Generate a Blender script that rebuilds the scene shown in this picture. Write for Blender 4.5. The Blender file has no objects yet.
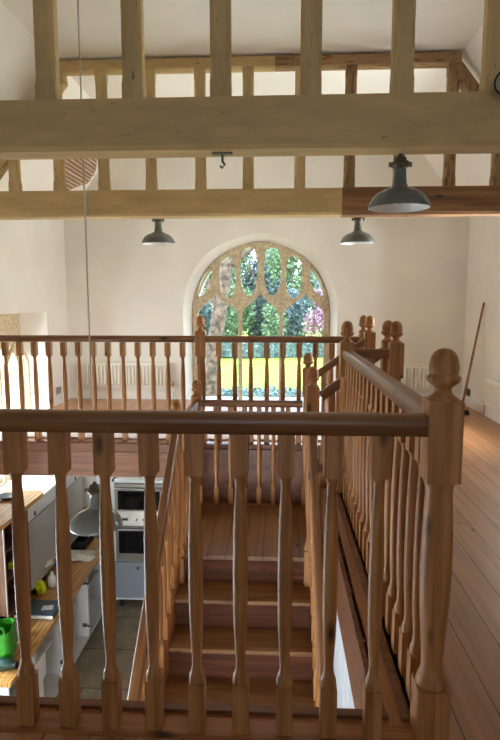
import bpy, bmesh, math, random
from math import sin, cos, pi, radians as R
from mathutils import Vector, Matrix
random.seed(7)
S = bpy.context.scene
COL = S.collection

# ------------------------------------------------------------------ render look
S.view_settings.view_transform = 'Standard'
S.view_settings.look = 'None'
S.view_settings.gamma = 1
S.view_settings.use_curve_mapping = False
S.view_settings.exposure = 0.2
S.cycles.max_bounces = 9
S.cycles.diffuse_bounces = 5
S.cycles.glossy_bounces = 3
S.cycles.transmission_bounces = 4
S.cycles.transparent_max_bounces = 12
S.cycles.sample_clamp_indirect = 6
S.cycles.use_denoising = True
S.cycles.caustics_reflective = False
S.cycles.caustics_refractive = False

# ------------------------------------------------------------------ materials
def newmat(name):
    m = bpy.data.materials.new(name); m.use_nodes = True
    nt = m.node_tree; b = nt.nodes['Principled BSDF']
    return m, nt, b
def N(nt, t, **k):
    n = nt.nodes.new(t)
    for a, v in k.items(): setattr(n, a, v)
    return n
def rgb(c, g=1.0):
    return tuple(((v/255.0)**2.2)*g for v in c) + (1,)
def coords(nt, scale, rand=True, kind='Object'):
    tc = N(nt, 'ShaderNodeTexCoord'); mp = N(nt, 'ShaderNodeMapping')
    mp.inputs['Scale'].default_value = scale
    if rand:
        oi = N(nt, 'ShaderNodeObjectInfo'); ml = N(nt, 'ShaderNodeMath', operation='MULTIPLY'); ml.inputs[1].default_value = 37.0
        cb = N(nt, 'ShaderNodeCombineXYZ')
        nt.links.new(oi.outputs['Random'], ml.inputs[0])
        for i in range(3): nt.links.new(ml.outputs[0], cb.inputs[i])
        ad = N(nt, 'ShaderNodeVectorMath', operation='ADD')
        nt.links.new(tc.outputs[kind], ad.inputs[0]); nt.links.new(cb.outputs[0], ad.inputs[1])
        nt.links.new(ad.outputs[0], mp.inputs['Vector'])
    else:
        nt.links.new(tc.outputs[kind], mp.inputs['Vector'])
    return mp.outputs[0], tc
def ramp(nt, stops, fac):
    r = N(nt, 'ShaderNodeValToRGB'); e = r.color_ramp.elements
    while len(e) < len(stops): e.new(0.5)
    for i, (p, c) in enumerate(stops): e[i].position = p; e[i].color = c
    nt.links.new(fac, r.inputs[0]); return r.outputs[0]
def bump(nt, b, h, strength, dist=0.002):
    bp = N(nt, 'ShaderNodeBump'); bp.inputs['Strength'].default_value = strength; bp.inputs['Distance'].default_value = dist
    nt.links.new(h, bp.inputs['Height']); nt.links.new(bp.outputs[0], b.inputs['Normal'])

def wood(name, light, dark, axis='Z', rough=0.42, knots=True, fine=34.0, grain=1.6, coat=0.0):
    m, nt, b = newmat(name)
    ax = {'X': 0, 'Y': 1, 'Z': 2}[axis]
    sc = [fine, fine, fine]; sc[ax] = grain
    v, tc = coords(nt, tuple(sc))
    n = N(nt, 'ShaderNodeTexNoise'); n.inputs['Scale'].default_value = 1.0; n.inputs['Detail'].default_value = 4; n.inputs['Distortion'].default_value = 0.6
    nt.links.new(v, n.inputs['Vector'])
    mid = tuple((light[i]+dark[i])/2 for i in range(3))
    c = ramp(nt, [(0.34, rgb(dark)), (0.5, rgb(mid)), (0.66, rgb(light))], n.outputs['Fac'])
    if knots:
        sk = [9, 9, 9]; sk[ax] = 3.6
        v2, _ = coords(nt, tuple(sk))
        vo = N(nt, 'ShaderNodeTexVoronoi'); vo.inputs['Scale'].default_value = 0.9
        nt.links.new(v2, vo.inputs['Vector'])
        k = ramp(nt, [(0.05, (1, 1, 1, 1)), (0.15, (0, 0, 0, 1))], vo.outputs['Distance'])
        mx = N(nt, 'ShaderNodeMix', data_type='RGBA'); mx.inputs['B'].default_value = rgb(tuple(x*0.42 for x in dark))
        nt.links.new(k, mx.inputs['Factor']); nt.links.new(c, mx.inputs['A']); c = mx.outputs['Result']
    nt.links.new(c, b.inputs['Base Color'])
    b.inputs['Roughness'].default_value = rough
    b.inputs['Coat Weight'].default_value = coat; b.inputs['Coat Roughness'].default_value = 0.25
    bump(nt, b, n.outputs['Fac'], 0.25)
    return m

def boards(name, light, dark, axis='Y', width=0.135, length=2.6, rough=0.4, coat=0.15):
    m, nt, b = newmat(name)
    tc = N(nt, 'ShaderNodeTexCoord'); mp = N(nt, 'ShaderNodeMapping')
    nt.links.new(tc.outputs['Object'], mp.inputs['Vector'])
    if axis == 'Y': mp.inputs['Rotation'].default_value = (0, 0, R(90))
    if axis == 'Z': mp.inputs['Rotation'].default_value = (R(90), R(90), 0)
    br = N(nt, 'ShaderNodeTexBrick'); br.offset = 0.37; br.inputs['Scale'].default_value = 1.0
    br.inputs['Brick Width'].default_value = length; br.inputs['Row Height'].default_value = width
    br.inputs['Mortar Size'].default_value = 0.0028; br.inputs['Mortar Smooth'].default_value = 0.1
    br.inputs['Color1'].default_value = rgb(light); br.inputs['Color2'].default_value = rgb(tuple((a*0.6+c*0.4) for a, c in zip(light, dark)))
    br.inputs['Mortar'].default_value = rgb(tuple(x*0.62 for x in dark))
    nt.links.new(mp.outputs[0], br.inputs['Vector'])
    mp2 = N(nt, 'ShaderNodeMapping'); mp2.inputs['Scale'].default_value = (1.3, 26, 26)
    nt.links.new(mp.outputs[0], mp2.inputs['Vector'])
    n = N(nt, 'ShaderNodeTexNoise'); n.inputs['Scale'].default_value = 1; n.inputs['Detail'].default_value = 5; n.inputs['Distortion'].default_value = .5
    nt.links.new(mp2.outputs[0], n.inputs['Vector'])
    g = ramp(nt, [(0.3, (0.62, 0.56, 0.5, 1)), (0.65, (1, 1, 1, 1))], n.outputs['Fac'])
    mx = N(nt, 'ShaderNodeMix', data_type='RGBA', blend_type='MULTIPLY'); mx.inputs['Factor'].default_value = 0.9
    nt.links.new(br.outputs['Color'], mx.inputs['A']); nt.links.new(g, mx.inputs['B'])
    # knots and blotchy wear
    mp3 = N(nt, 'ShaderNodeMapping'); mp3.inputs['Scale'].default_value = (2.4, 5.5, 5.5); nt.links.new(mp.outputs[0], mp3.inputs['Vector'])
    vo = N(nt, 'ShaderNodeTexVoronoi'); vo.inputs['Scale'].default_value = 1; nt.links.new(mp3.outputs[0], vo.inputs['Vector'])
    k = ramp(nt, [(0.04, (1, 1, 1, 1)), (0.09, (0, 0, 0, 1))], vo.outputs['Distance'])
    mk = N(nt, 'ShaderNodeMix', data_type='RGBA'); mk.inputs['B'].default_value = rgb(tuple(x*0.35 for x in dark))
    nt.links.new(k, mk.inputs['Factor']); nt.links.new(mx.outputs['Result'], mk.inputs['A'])
    nt.links.new(mk.outputs['Result'], b.inputs['Base Color'])
    b.inputs['Roughness'].default_value = rough; b.inputs['Coat Weight'].default_value = coat; b.inputs['Coat Roughness'].default_value = .2
    bump(nt, b, br.outputs['Fac'], -0.4)
    return m

def plain(name, c, rough=0.5, metal=0.0, noise=0.0, nscale=3.0, bumpy=0.0, spec=None):
    m, nt, b = newmat(name)
    b.inputs['Roughness'].default_value = rough; b.inputs['Metallic'].default_value = metal
    if spec is not None: b.inputs['Specular IOR Level'].default_value = spec
    v, _ = coords(nt, (nscale, nscale, nscale), rand=False)
    n = N(nt, 'ShaderNodeTexNoise'); n.inputs['Scale'].default_value = 1; n.inputs['Detail'].default_value = 5
    nt.links.new(v, n.inputs['Vector'])
    d = tuple(x*(1-noise) for x in c); l = tuple(min(255, x*(1+noise*0.5)) for x in c)
    nt.links.new(ramp(nt, [(0.35, rgb(d)), (0.65, rgb(l))], n.outputs['Fac']), b.inputs['Base Color'])
    if bumpy: bump(nt, b, n.outputs['Fac'], bumpy, 0.01)
    return m

def painted_timber(name, paint, bare, wear=0.60, axis='X'):
    m, nt, b = newmat(name)
    sc = [9, 9, 9]; sc[{'X': 0, 'Y': 1, 'Z': 2}[axis]] = 2.0
    v, _ = coords(nt, tuple(sc))
    n = N(nt, 'ShaderNodeTexNoise'); n.inputs['Scale'].default_value = 1.1; n.inputs['Detail'].default_value = 8; n.inputs['Roughness'].default_value = 0.65
    nt.links.new(v, n.inputs['Vector'])
    pd = tuple(x*0.86 for x in paint)
    base = ramp(nt, [(0.3, rgb(pd)), (0.6, rgb(paint))], n.outputs['Fac'])
    v2, _ = coords(nt, tuple(x*3 for x in sc))
    n2 = N(nt, 'ShaderNodeTexNoise'); n2.inputs['Scale'].default_value = 1.4; n2.inputs['Detail'].default_value = 6; n2.inputs['Roughness'].default_value = 0.7
    nt.links.new(v2, n2.inputs['Vector'])
    k = ramp(nt, [(wear, (0, 0, 0, 1)), (wear+0.05, (1, 1, 1, 1))], n2.outputs['Fac'])
    mx = N(nt, 'ShaderNodeMix', data_type='RGBA'); mx.inputs['B'].default_value = rgb(bare)
    nt.links.new(k, mx.inputs['Factor']); nt.links.new(base, mx.inputs['A'])
    nt.links.new(mx.outputs['Result'], b.inputs['Base Color'])
    b.inputs['Roughness'].default_value = 0.6
    bump(nt, b, n2.outputs['Fac'], 0.4, 0.004)
    return m

def glass_mat(name, tint=(1, 1, 1), refl=0.12):
    m, nt, b = newmat(name)
    out = nt.nodes['Material Output']; nt.nodes.remove(b)
    t = N(nt, 'ShaderNodeBsdfTransparent'); t.inputs[0].default_value = tint + (1,)
    g = N(nt, 'ShaderNodeBsdfGlossy'); g.inputs['Roughness'].default_value = 0.05
    mx = N(nt, 'ShaderNodeMixShader')
    lw = N(nt, 'ShaderNodeLayerWeight'); lw.inputs[0].default_value = refl
    nt.links.new(lw.outputs['Fresnel'], mx.inputs[0]); nt.links.new(t.outputs[0], mx.inputs[1]); nt.links.new(g.outputs[0], mx.inputs[2])
    nt.links.new(mx.outputs[0], out.inputs['Surface'])
    return m

PL, PD = (190, 134, 80), (146, 94, 50)
M = {}
M['pineZ'] = wood('pine_turned', PL, PD, 'Z', rough=0.5, coat=0)
M['pineX'] = wood('pine_rail', (150, 104, 66), (112, 72, 44), 'X', rough=0.42, coat=.1)
M['redX'] = wood('pine_fascia', (136, 86, 54), (104, 62, 36), 'X', rough=0.5)
M['redZ'] = boards('pine_panelling', (142, 90, 54), (104, 62, 36), 'Z', width=0.21, length=5, rough=.5)
M['string'] = wood('stair_string', (180, 116, 68), (130, 78, 42), 'X', rough=.45)
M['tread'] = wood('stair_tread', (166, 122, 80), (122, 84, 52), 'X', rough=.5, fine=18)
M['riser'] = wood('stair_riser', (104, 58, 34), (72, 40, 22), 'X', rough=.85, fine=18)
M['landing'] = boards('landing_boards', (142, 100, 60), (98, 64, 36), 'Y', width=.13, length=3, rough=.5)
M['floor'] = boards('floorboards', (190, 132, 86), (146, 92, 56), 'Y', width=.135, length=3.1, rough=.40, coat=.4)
M['wall'] = plain('plaster_wall', (232, 227, 216), rough=.9, noise=.03, nscale=1.4, bumpy=.05)
M['reveal'] = plain('white_reveal', (240, 238, 232), rough=.8, noise=.02)
M['ceil'] = plain('ceiling_white', (246, 242, 234), rough=.9, noise=.03, nscale=1)
M['lowwall'] = plain('lower_white', (236, 236, 238), rough=.8, noise=.02)
M['trimw'] = plain('white_gloss', (236, 232, 224), rough=.4)
M['beam'] = painted_timber('olive_paint', (214, 184, 130), (96, 72, 46), .64, 'X')
M['stud'] = painted_timber('olive_paint_stud', (212, 184, 132), (98, 72, 44), .62, 'Z')
M['worn'] = painted_timber('worn_stud', (160, 128, 88), (116, 82, 54), .52, 'Z')
M['wornX'] = painted_timber('worn_collar', (170, 136, 94), (122, 86, 56), .54, 'X')
M['bare'] = wood('bare_oak', (160, 118, 78), (106, 72, 46), 'X', rough=.65, fine=22, grain=1.2)
M['stone'] = plain('weathered_stone', (204, 186, 154), rough=.9, noise=.12, nscale=26, bumpy=.5)
M['glass'] = glass_mat('window_glass', (.93, .97, 1.0), .1)
M['enamel'] = plain('grey_enamel', (106, 110, 106), rough=.25, noise=.03)
M['enamelw'] = plain('white_enamel', (235, 235, 235), rough=.3)
M['gmetal'] = plain('dull_metal', (110, 104, 92), rough=.4, metal=.7, noise=.2)
M['cordw'] = plain('cord_grey', (205, 200, 192), rough=.6)
M['rad'] = plain('radiator_white', (232, 228, 216), rough=.4)
M['chrome'] = plain('chrome', (200, 200, 200), rough=.2, metal=1)
M['brass'] = plain('brass', (190, 150, 90), rough=.3, metal=.9)
M['black'] = plain('black_plastic', (26, 27, 30), rough=.45)
M['darkglass'] = plain('oven_glass', (22, 22, 24), rough=.06)
M['steel'] = plain('brushed_steel', (176, 172, 164), rough=.32, metal=.85, noise=.06)
M['cabw'] = plain('cabinet_white', (232, 232, 230), rough=.35)
M['cabgrey'] = plain('gloss_grey_door', (176, 172, 166), rough=.18)
M['greydoor'] = plain('grey_door', (150, 156, 166), rough=.4)
M['ply'] = wood('brown_interior', (120, 84, 62), (92, 62, 46), 'Z', rough=.6, knots=False)
M['oak'] = boards('oak_worktop', (222, 168, 98), (190, 132, 70), 'Y', width=.045, length=.55, rough=.35, coat=.2)
M['slab'] = plain('stone_flags', (150, 134, 112), rough=.75, noise=.2, nscale=2.2, bumpy=.2)
M['cloth'] = plain('cream_cloth', (226, 220, 204), rough=.95, noise=.08, nscale=14, bumpy=.4)
M['sheet'] = plain('pale_sheet', (236, 228, 226), rough=.8, noise=.12, nscale=24, bumpy=.4)
M['green'] = plain('green_bag', (60, 150, 40), rough=.6, noise=.15, nscale=9)
M['dkgreen'] = plain('dark_green', (22, 58, 48), rough=.5)
M['blue'] = plain('bright_blue', (30, 160, 190), rough=.5)
M['yellow'] = plain('yellow_green', (205, 215, 20), rough=.5)
M['slate'] = plain('slate_folder', (70, 84, 98), rough=.4)
M['red'] = plain('red_tin', (190, 24, 40), rough=.4)
M['lath'] = wood('lath_wood', (214, 186, 158), (170, 140, 114), 'Y', rough=.9, knots=False)
M['darkback'] = plain('dark_cavity', (70, 54, 42), rough=1, noise=.3)  # dark brown backing between the laths
M['pinefr'] = wood('orange_pine', (206, 132, 72), (170, 98, 48), 'Z', rough=.4, knots=False)
M['grass'] = plain('lawn_grass', (140, 154, 46), rough=.95, noise=.25, nscale=1.2)
M['bark'] = plain('pale_bark', (104, 84, 70), rough=1, noise=.35, nscale=9, bumpy=.8)
M['leafb'] = plain('blue_green_leaf', (112, 128, 124), rough=.9, noise=.2, nscale=3)
M['leafg'] = plain('fresh_leaf', (112, 132, 92), rough=.9, noise=.25, nscale=3)
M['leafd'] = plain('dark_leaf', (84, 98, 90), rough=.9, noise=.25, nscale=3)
M['blossom'] = plain('pink_blossom', (172, 126, 140), rough=.9, noise=.2, nscale=5)
M['gravel'] = plain('pale_path', (208, 204, 190), rough=.95, noise=.15)
M['slate_roof'] = plain('roof_tiles', (150, 130, 110), rough=.9, noise=.2)
M['render'] = plain('house_render', (206, 200, 186), rough=.9)

# ------------------------------------------------------------------ mesh building
class MB:
    def __init__(s): s.v = []; s.f = []; s.sm = []; s.mi = []; s.cur = 0
    def add(s, vs, fs, smooth=False):
        o = len(s.v); s.v += [tuple(p) for p in vs]
        for f in fs: s.f.append([i+o for i in f]); s.sm.append(smooth); s.mi.append(s.cur)
        return s
    def box(s, x0, x1, y0, y1, z0, z1):
        vs = [(x, y, z) for x in (x0, x1) for y in (y0, y1) for z in (z0, z1)]
        return s.add(vs, [(0,1,3,2),(4,6,7,5),(0,4,5,1),(2,3,7,6),(0,2,6,4),(1,5,7,3)])
    def cbox(s, x0, x1, y0, y1, z0, z1, c=0.004):
        # box with its vertical and horizontal edges chamfered
        xs = [(x0+c, x1-c, y0+c, y1-c, z0), (x0, x1, y0, y1, z0+c), (x0, x1, y0, y1, z1-c), (x0+c, x1-c, y0+c, y1-c, z1)]
        rings = []
        for a, b_, c_, d, z in xs:
            k = c if z in (z0, z1) else c
            rings.append([(a+k, c_, z), (b_-k, c_, z), (b_, c_+k, z), (b_, d-k, z), (b_-k, d, z), (a+k, d, z), (a, d-k, z), (a, c_+k, z)])
        return s.loft(rings, smooth=False)
    def loft(s, rings, smooth=True, cap=True, closed=True):
        n = len(rings[0]); vs = [p for r in rings for p in r]; fs = []
        for i in range(len(rings)-1):
            for j in range(n if closed else n-1):
                k = (j+1) % n
                fs.append((i*n+j, i*n+k, (i+1)*n+k, (i+1)*n+j))
        s.add(vs, fs, smooth)
        if cap:
            s.add(rings[0], [tuple(reversed(range(n)))]); s.add(rings[-1], [tuple(range(n))])
        return s
    def lathe(s, prof, cx=0, cy=0, n=16, smooth=True, cap=True):
        rings = [[(cx+r*cos(2*pi*j/n), cy+r*sin(2*pi*j/n), z) for j in range(n)] for r, z in prof]
        return s.loft(rings, smooth, cap)
    def prism(s, poly, x0, x1, axis='X', smooth=False):
        # poly in the other two axes
        if axis == 'X': a = [(x0, p, q) for p, q in poly]; b = [(x1, p, q) for p, q in poly]
        elif axis == 'Y': a = [(p, x0, q) for p, q in poly]; b = [(p, x1, q) for p, q in poly]
        else: a = [(p, q, x0) for p, q in poly]; b = [(p, q, x1) for p, q in poly]
        return s.loft([a, b], smooth)
    def tube(s, pts, r, n=8, smooth=True):
        pts = [Vector(p) for p in pts]; rings = []
        rr = r if isinstance(r, (list, tuple)) else [r]*len(pts)
        for i, p in enumerate(pts):
            t = (pts[min(i+1, len(pts)-1)] - pts[max(i-1, 0)]).normalized()
            a = Vector((0, 0, 1)) if abs(t.z) < .9 else Vector((1, 0, 0))
            u = t.cross(a).normalized(); w = t.cross(u)
            rings.append([tuple(p + u*rr[i]*cos(2*pi*j/n) + w*rr[i]*sin(2*pi*j/n)) for j in range(n)])
        return s.loft(rings, smooth)
    def mesh(s, name, mats):
        me = bpy.data.meshes.new(name); me.from_pydata(s.v, [], s.f)
        for m in (mats if isinstance(mats, (list, tuple)) else [mats]): me.materials.append(m)
        me.polygons.foreach_set('use_smooth', s.sm); me.polygons.foreach_set('material_index', s.mi)
        bm = bmesh.new(); bm.from_mesh(me); bmesh.ops.recalc_face_normals(bm, faces=bm.faces); bm.to_mesh(me); bm.free()
        me.update(); return me
    def build(s, name, mats, parent=None, loc=(0, 0, 0), rot=(0, 0, 0)):
        o = bpy.data.objects.new(name, s.mesh(name, mats)); COL.objects.link(o)
        o.location = loc; o.rotation_euler = rot
        if parent: o.parent = parent
        return o

def inst(name, me, parent=None, loc=(0, 0, 0), rot=(0, 0, 0), scale=(1, 1, 1)):
    o = bpy.data.objects.new(name, me); COL.objects.link(o); o.location = loc; o.rotation_euler = rot; o.scale = scale
    if parent: o.parent = parent
    return o
def tag(o, label, cat, group=None):
    o['label'] = label; o['category'] = cat
    if group: o['group'] = group
    return o
def thing(name, label, cat, loc=(0, 0, 0), group=None, rz=0):
    o = bpy.data.objects.new(name, None); COL.objects.link(o); o.empty_display_size = .1
    o.location = loc; o.rotation_euler = (0, 0, rz)
    return tag(o, label, cat, group)
def struct(o):
    o['kind'] = 'structure'; return o
def copy_tree(o, parent=None):
    c = o.copy(); COL.objects.link(c)
    if parent: c.parent = parent
    for ch in list(o.children): copy_tree(ch, c)
    return c

# ------------------------------------------------------------------ room shell
XL, XR, YF, YB = -2.70, 2.28, 7.04, -3.0
ZK = -2.5                    # kitchen floor
ZC = 3.27                    # flat of the ceiling
SL, SR, ZE = -1.90, 1.48, 2.24   # where the flat meets the slopes, eaves height

def slabwall(name, axis, c0, c1, u0, u1, z0, z1, holes, mat):
    us = sorted({u0, u1, *[h[0] for h in holes], *[h[1] for h in holes]})
    zs = sorted({z0, z1, *[h[2] for h in holes], *[h[3] for h in holes]})
    mb = MB()
    for a, b in zip(us, us[1:]):
        col = []
        for c, d in zip(zs, zs[1:]):
            um, zm = (a+b)/2, (c+d)/2
            if any(h[0] < um < h[1] and h[2] < zm < h[3] for h in holes): continue
            if axis == 'X': mb.box(c0, c1, a, b, c, d)
            else: mb.box(a, b, c0, c1, c, d)
    return struct(mb.build(name, mat))

WIN_L = (5.00, 6.41, -0.75, 1.13)
slabwall('wall_left', 'X', XL-.5, XL, YB-.3, YF+.46, ZK, ZE+.1,
         [WIN_L, (2.5, 4.1, -1.45, -.5)], M['wall'])
slabwall('wall_right', 'X', XR, XR+.4, YB-.3, YF+.46, ZK, ZE+.1, [(4.93, 5.5, .2, 1.95)], M['wall'])
slabwall('wall_back', 'Y', YB-.3, YB, XL-.5, XR+.4, ZK, ZC+.1, [(-.9, .5, .9, 2.0), (-2.5, .3, -2.0, -.5)], M['wall'])

# arch outlines (half profiles: distance from centre line, height)
WX = -0.245
def full(half, zb):
    p = [(-half[0][0], zb)] + [(-a, z) for a, z in half] + [(a, z) for a, z in reversed(half[:-1])] + [(half[0][0], zb)]
    return [(WX+a, z) for a, z in p]
def smooth_half(pts, n=5):
    out = []
    P = [pts[0]] + pts + [(-pts[-2][0], pts[-2][1])]
    for i in range(1, len(P)-2):
        for k in range(n):
            t = k/n; q = []
            for d in (0, 1):
                a, b, c, e = P[i-1][d], P[i][d], P[i+1][d], P[i+2][d]
                q.append(.5*((2*b)+(-a+c)*t+(2*a-5*b+4*c-e)*t*t+(-a+3*b-3*c+e)*t**3))
            out.append(tuple(q))
    out.append(pts[-1]); return out
OUT_H = smooth_half([(.965, .9), (.965, 1.15), (.93, 1.40), (.80, 1.68), (.62, 1.87), (.36, 2.00), (0, 2.085)])
INN_H = smooth_half([(.852, .9), (.852, 1.10), (.815, 1.33), (.67, 1.62), (.41, 1.84), (.20, 1.93), (0, 1.97)])
OUTER, INNER = full(OUT_H, -.04), full(INN_H, -.04)

def curve_plate(name, outline, holes, y0, depth, bevel=0.0, mat=None):
    cu = bpy.data.curves.new(name, 'CURVE'); cu.dimensions = '2D'; cu.fill_mode = 'BOTH'
    for loop in [outline] + holes:
        sp = cu.splines.new('POLY'); sp.points.add(len(loop)-1)
        for i, (x, z) in enumerate(loop): sp.points[i].co = (x, z, 0, 1)
        sp.use_cyclic_u = True
    cu.extrude = depth/2 - bevel; cu.bevel_depth = bevel; cu.bevel_resolution = 1
    o = bpy.data.objects.new(name, cu); COL.objects.link(o)
    dg = bpy.context.evaluated_depsgraph_get()
    me = bpy.data.meshes.new_from_object(o.evaluated_get(dg))
    bpy.data.objects.remove(o)
    me.transform(Matrix.Translation((0, y0+depth/2, 0)) @ Matrix.Rotation(R(90), 4, 'X'))
    me.materials.clear(); me.materials.append(mat)
    return me
gable = [(XL, ZK), (XL, ZE), (SL, ZC+.06), (SR, ZC+.06), (XR, ZE), (XR, ZK)]
gable = [(XL-.0, ZK), (XL, ZE+.06), (SL, ZC+.06), (SR, ZC+.06), (XR, ZE+.06), (XR, ZK)]
m1 = curve_plate('wf', gable, [OUTER], YF, .1, 0, M['wall'])
m2 = curve_plate('wf2', gable, [INNER], YF+.34, .12, 0, M['wall'])
rv = MB(); n = len(OUTER)
rv.loft([[(x, YF+.002, z) for x, z in OUTER], [(x, YF+.36, z) for x, z in INNER]], smooth=False, cap=False)
m3 = rv.mesh('rev', M['reveal'])
bm = bmesh.new()
for k, me in enumerate((m1, m2, m3)):
    n0 = len(bm.faces); bm.from_mesh(me); bm.faces.ensure_lookup_table()
    for f in bm.faces[n0:]: f.material_index = 1 if k == 2 else 0
fm = bpy.data.meshes.new('wall_far'); bm.to_mesh(fm); bm.free(); fm.materials.append(M['wall']); fm.materials.append(M['reveal'])
struct(inst('wall_far', fm))

# ceiling: flat and two slopes
T = .08
struct(MB().prism([(XL-.02, ZE-.02), (SL, ZC), (SR, ZC), (XR+.02, ZE-.02), (XR+.02, ZE+T), (SR+.03, ZC+T), (SL-.03, ZC+T), (XL-.02, ZE+T)], YB-.2, YF+.05, 'Y').build('ceiling', M['ceil']))

# floors
def floor_piece(name, x0, x1, y0, y1, z0, z1, m): return struct(MB().box(x0, x1, y0, y1, z0, z1).build(name, m))
fb = MB()
fb.box(XL, XR, 4.82, YF, -.03, 0); fb.box(.335, XR, YB, 3.62, -.03, 0); fb.box(.78, XR, 3.62, 4.82, -.03, 0); fb.box(XL, .335, YB, 1.56, -.03, 0)
struct(fb.build('floor', M['floor']))
lc = MB()
lc.box(XL, XR, 4.90, YF, -.30, -.031); lc.box(.40, XR, YB, 3.60, -.30, -.031); lc.box(.80, XR, 3.60, 4.90, -.30, -.031); lc.box(XL, .36, YB, 1.52, -.30, -.031)
struct(lc.build('ceiling_lower', M['ceil']))
m, nt, b = newmat('flagstones')
tc = N(nt, 'ShaderNodeTexCoord'); br = N(nt, 'ShaderNodeTexBrick'); br.offset = .43
br.inputs['Scale'].default_value = 1; br.inputs['Brick Width'].default_value = .95; br.inputs['Row Height'].default_value = .62
br.inputs['Mortar Size'].default_value = .012; br.inputs['Color1'].default_value = rgb((186, 170, 144)); br.inputs['Color2'].default_value = rgb((168, 152, 126)); br.inputs['Mortar'].default_value = rgb((130, 116, 94))
ns = N(nt, 'ShaderNodeTexNoise'); ns.inputs['Scale'].default_value = 5; ns.inputs['Detail'].default_value = 8
nt.links.new(tc.outputs['Object'], br.inputs['Vector']); nt.links.new(tc.outputs['Object'], ns.inputs['Vector'])
mx = N(nt, 'ShaderNodeMix', data_type='RGBA', blend_type='MULTIPLY'); mx.inputs['Factor'].default_value = 1
nt.links.new(br.outputs['Color'], mx.inputs['A']); nt.links.new(ramp(nt, [(.3, (.6, .6, .6, 1)), (.7, (1, 1, 1, 1))], ns.outputs['Fac']), mx.inputs['B'])
nt.links.new(mx.outputs['Result'], b.inputs['Base Color']); b.inputs['Roughness'].default_value = .7; bump(nt, b, ns.outputs['Fac'], .3, .01)
M['flag'] = m
floor_piece('floor_lower', XL, XR, YB, YF, ZK-.1, ZK, M['flag'])
# white partition under the right hand gallery, with its boards
lw = MB(); lw.box(.50, .58, -1.0, 3.66, ZK, -.301); lw.box(.50, .58, 3.66, 4.66, ZK, -.62)
for k in range(24): lw.box(.492, .50, -.95+k*.235, -.95+k*.235+.215, ZK+.1, -.64)
struct(lw.build('wall_lower', M['lowwall']))
# skirting boards
sk = MB(); sk.box(XR-.016, XR, YB, YF, 0, .10); struct(sk.build('baseboard_right', M['trimw']))
sk = MB(); sk.box(XL, WX-.98, YF-.016, YF, 0, .10); sk.box(WX+.98, XR-.02, YF-.016, YF, 0, .10); struct(sk.build('baseboard_far', M['trimw']))
sk = MB(); sk.box(XL, XL+.016, 6.42, YF-.02, 0, .10); struct(sk.build('baseboard_left', M['trimw']))

# ------------------------------------------------------------------ windows
def U(px): return WX + (px-261.3)*.01315
def Z(py): return 1.2655-(py-300)*.01323
w1 = struct(bpy.data.objects.new('window_1', None)); COL.objects.link(w1)
def ogee(l, r, ap, apex, spring, zb):
    pts=[]
    h=apex-spring
    def side(e):
        out=[]
        for i in range(13):
            t=i/12; hw=abs(e-ap)
            x=hw*((1-t)**3+3*1.0*(1-t)**2*t+3*.16*(1-t)*t*t); z=h*(3*.42*(1-t)**2*t+3*.62*(1-t)*t*t+t**3)
            out.append((ap+math.copysign(x,e-ap),spring+z))
        return out
    return [(l,zb),(r,zb)]+side(r)+list(reversed(side(l)[:-1]))
def vesica(cx, cz, hw, hh, tw=0, n=28):
    pts=[]
    for i in range(n):
        a=2*pi*i/n;s,c=sin(a),cos(a)
        k=abs(c)**.56
        if s<0: k=abs(c)**.78   # narrower towards the foot
        pts.append((cx+hw*math.copysign(k,c),cz+hh*math.copysign(abs(s)**1.02,s)))
    return pts
ZB=-.06
holes = [ogee(U(198.8),U(240),U(216.5),Z(292),Z(315),ZB),ogee(U(242.6),U(280.4),U(261.3),Z(292),Z(315),ZB),ogee(U(282.6),U(323.8),U(306.1),Z(292),Z(315),ZB)]
holes += [vesica(U(229.0),Z(278.0),.112,.28),vesica(U(249.8),Z(272.5),.118,.315),vesica(U(272.8),Z(272.5),.118,.315),vesica(U(293.6),Z(278.0),.112,.28)]
lobe=[(213.8,268),(210,270),(205.8,275),(202,282),(199.8,290),(199.6,297),(204,296.5),(209,291.5),(213,284),(214.8,276)]
holes += [[(U(x),Z(y)) for x,y in lobe],[(U(522.6-x),Z(y)) for x,y in reversed(lobe)]]
plate_out = full([(a+.03, z+.03) for a, z in INN_H], -.10)
tm = curve_plate('tracery', plate_out, holes, YF+.22, .13, 0, M['stone'])
inst('stone_tracery', tm, w1)
def beads(mb, loops, conv, r):
    for lp in loops:
        n_ = len(lp); cx = sum(p[0] for p in lp)/n_; rings = []
        for i, (x, z) in enumerate(lp):
            a, b = lp[i-1], lp[(i+1) % n_]; t = Vector((b[0]-a[0], b[1]-a[1])).normalized(); q = Vector((t.y, -t.x))
            rings.append([tuple(conv(x+q.x*r*cos(2*pi*j/8), r*sin(2*pi*j/8), z+q.y*r*cos(2*pi*j/8))) for j in range(8)])
        vs = [p for g_ in rings for p in g_]
        mb.add(vs, [(i*8+j, i*8+(j+1) % 8, ((i+1) % n_)*8+(j+1) % 8, ((i+1) % n_)*8+j) for i in range(n_) for j in range(8)], True)
    return mb
beads(MB(), holes, lambda x, d, z: (x, YF+.225+d, z), .009).build('moulding', M['stone'], w1)
# second, slimmer order behind the first gives the mouldings their depth
gl = MB(); gl.prism([(x, z) for x, z in INNER], YF+.36, YF+.366, 'Y'); gl.build('window_pane', M['glass'], w1)
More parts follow.
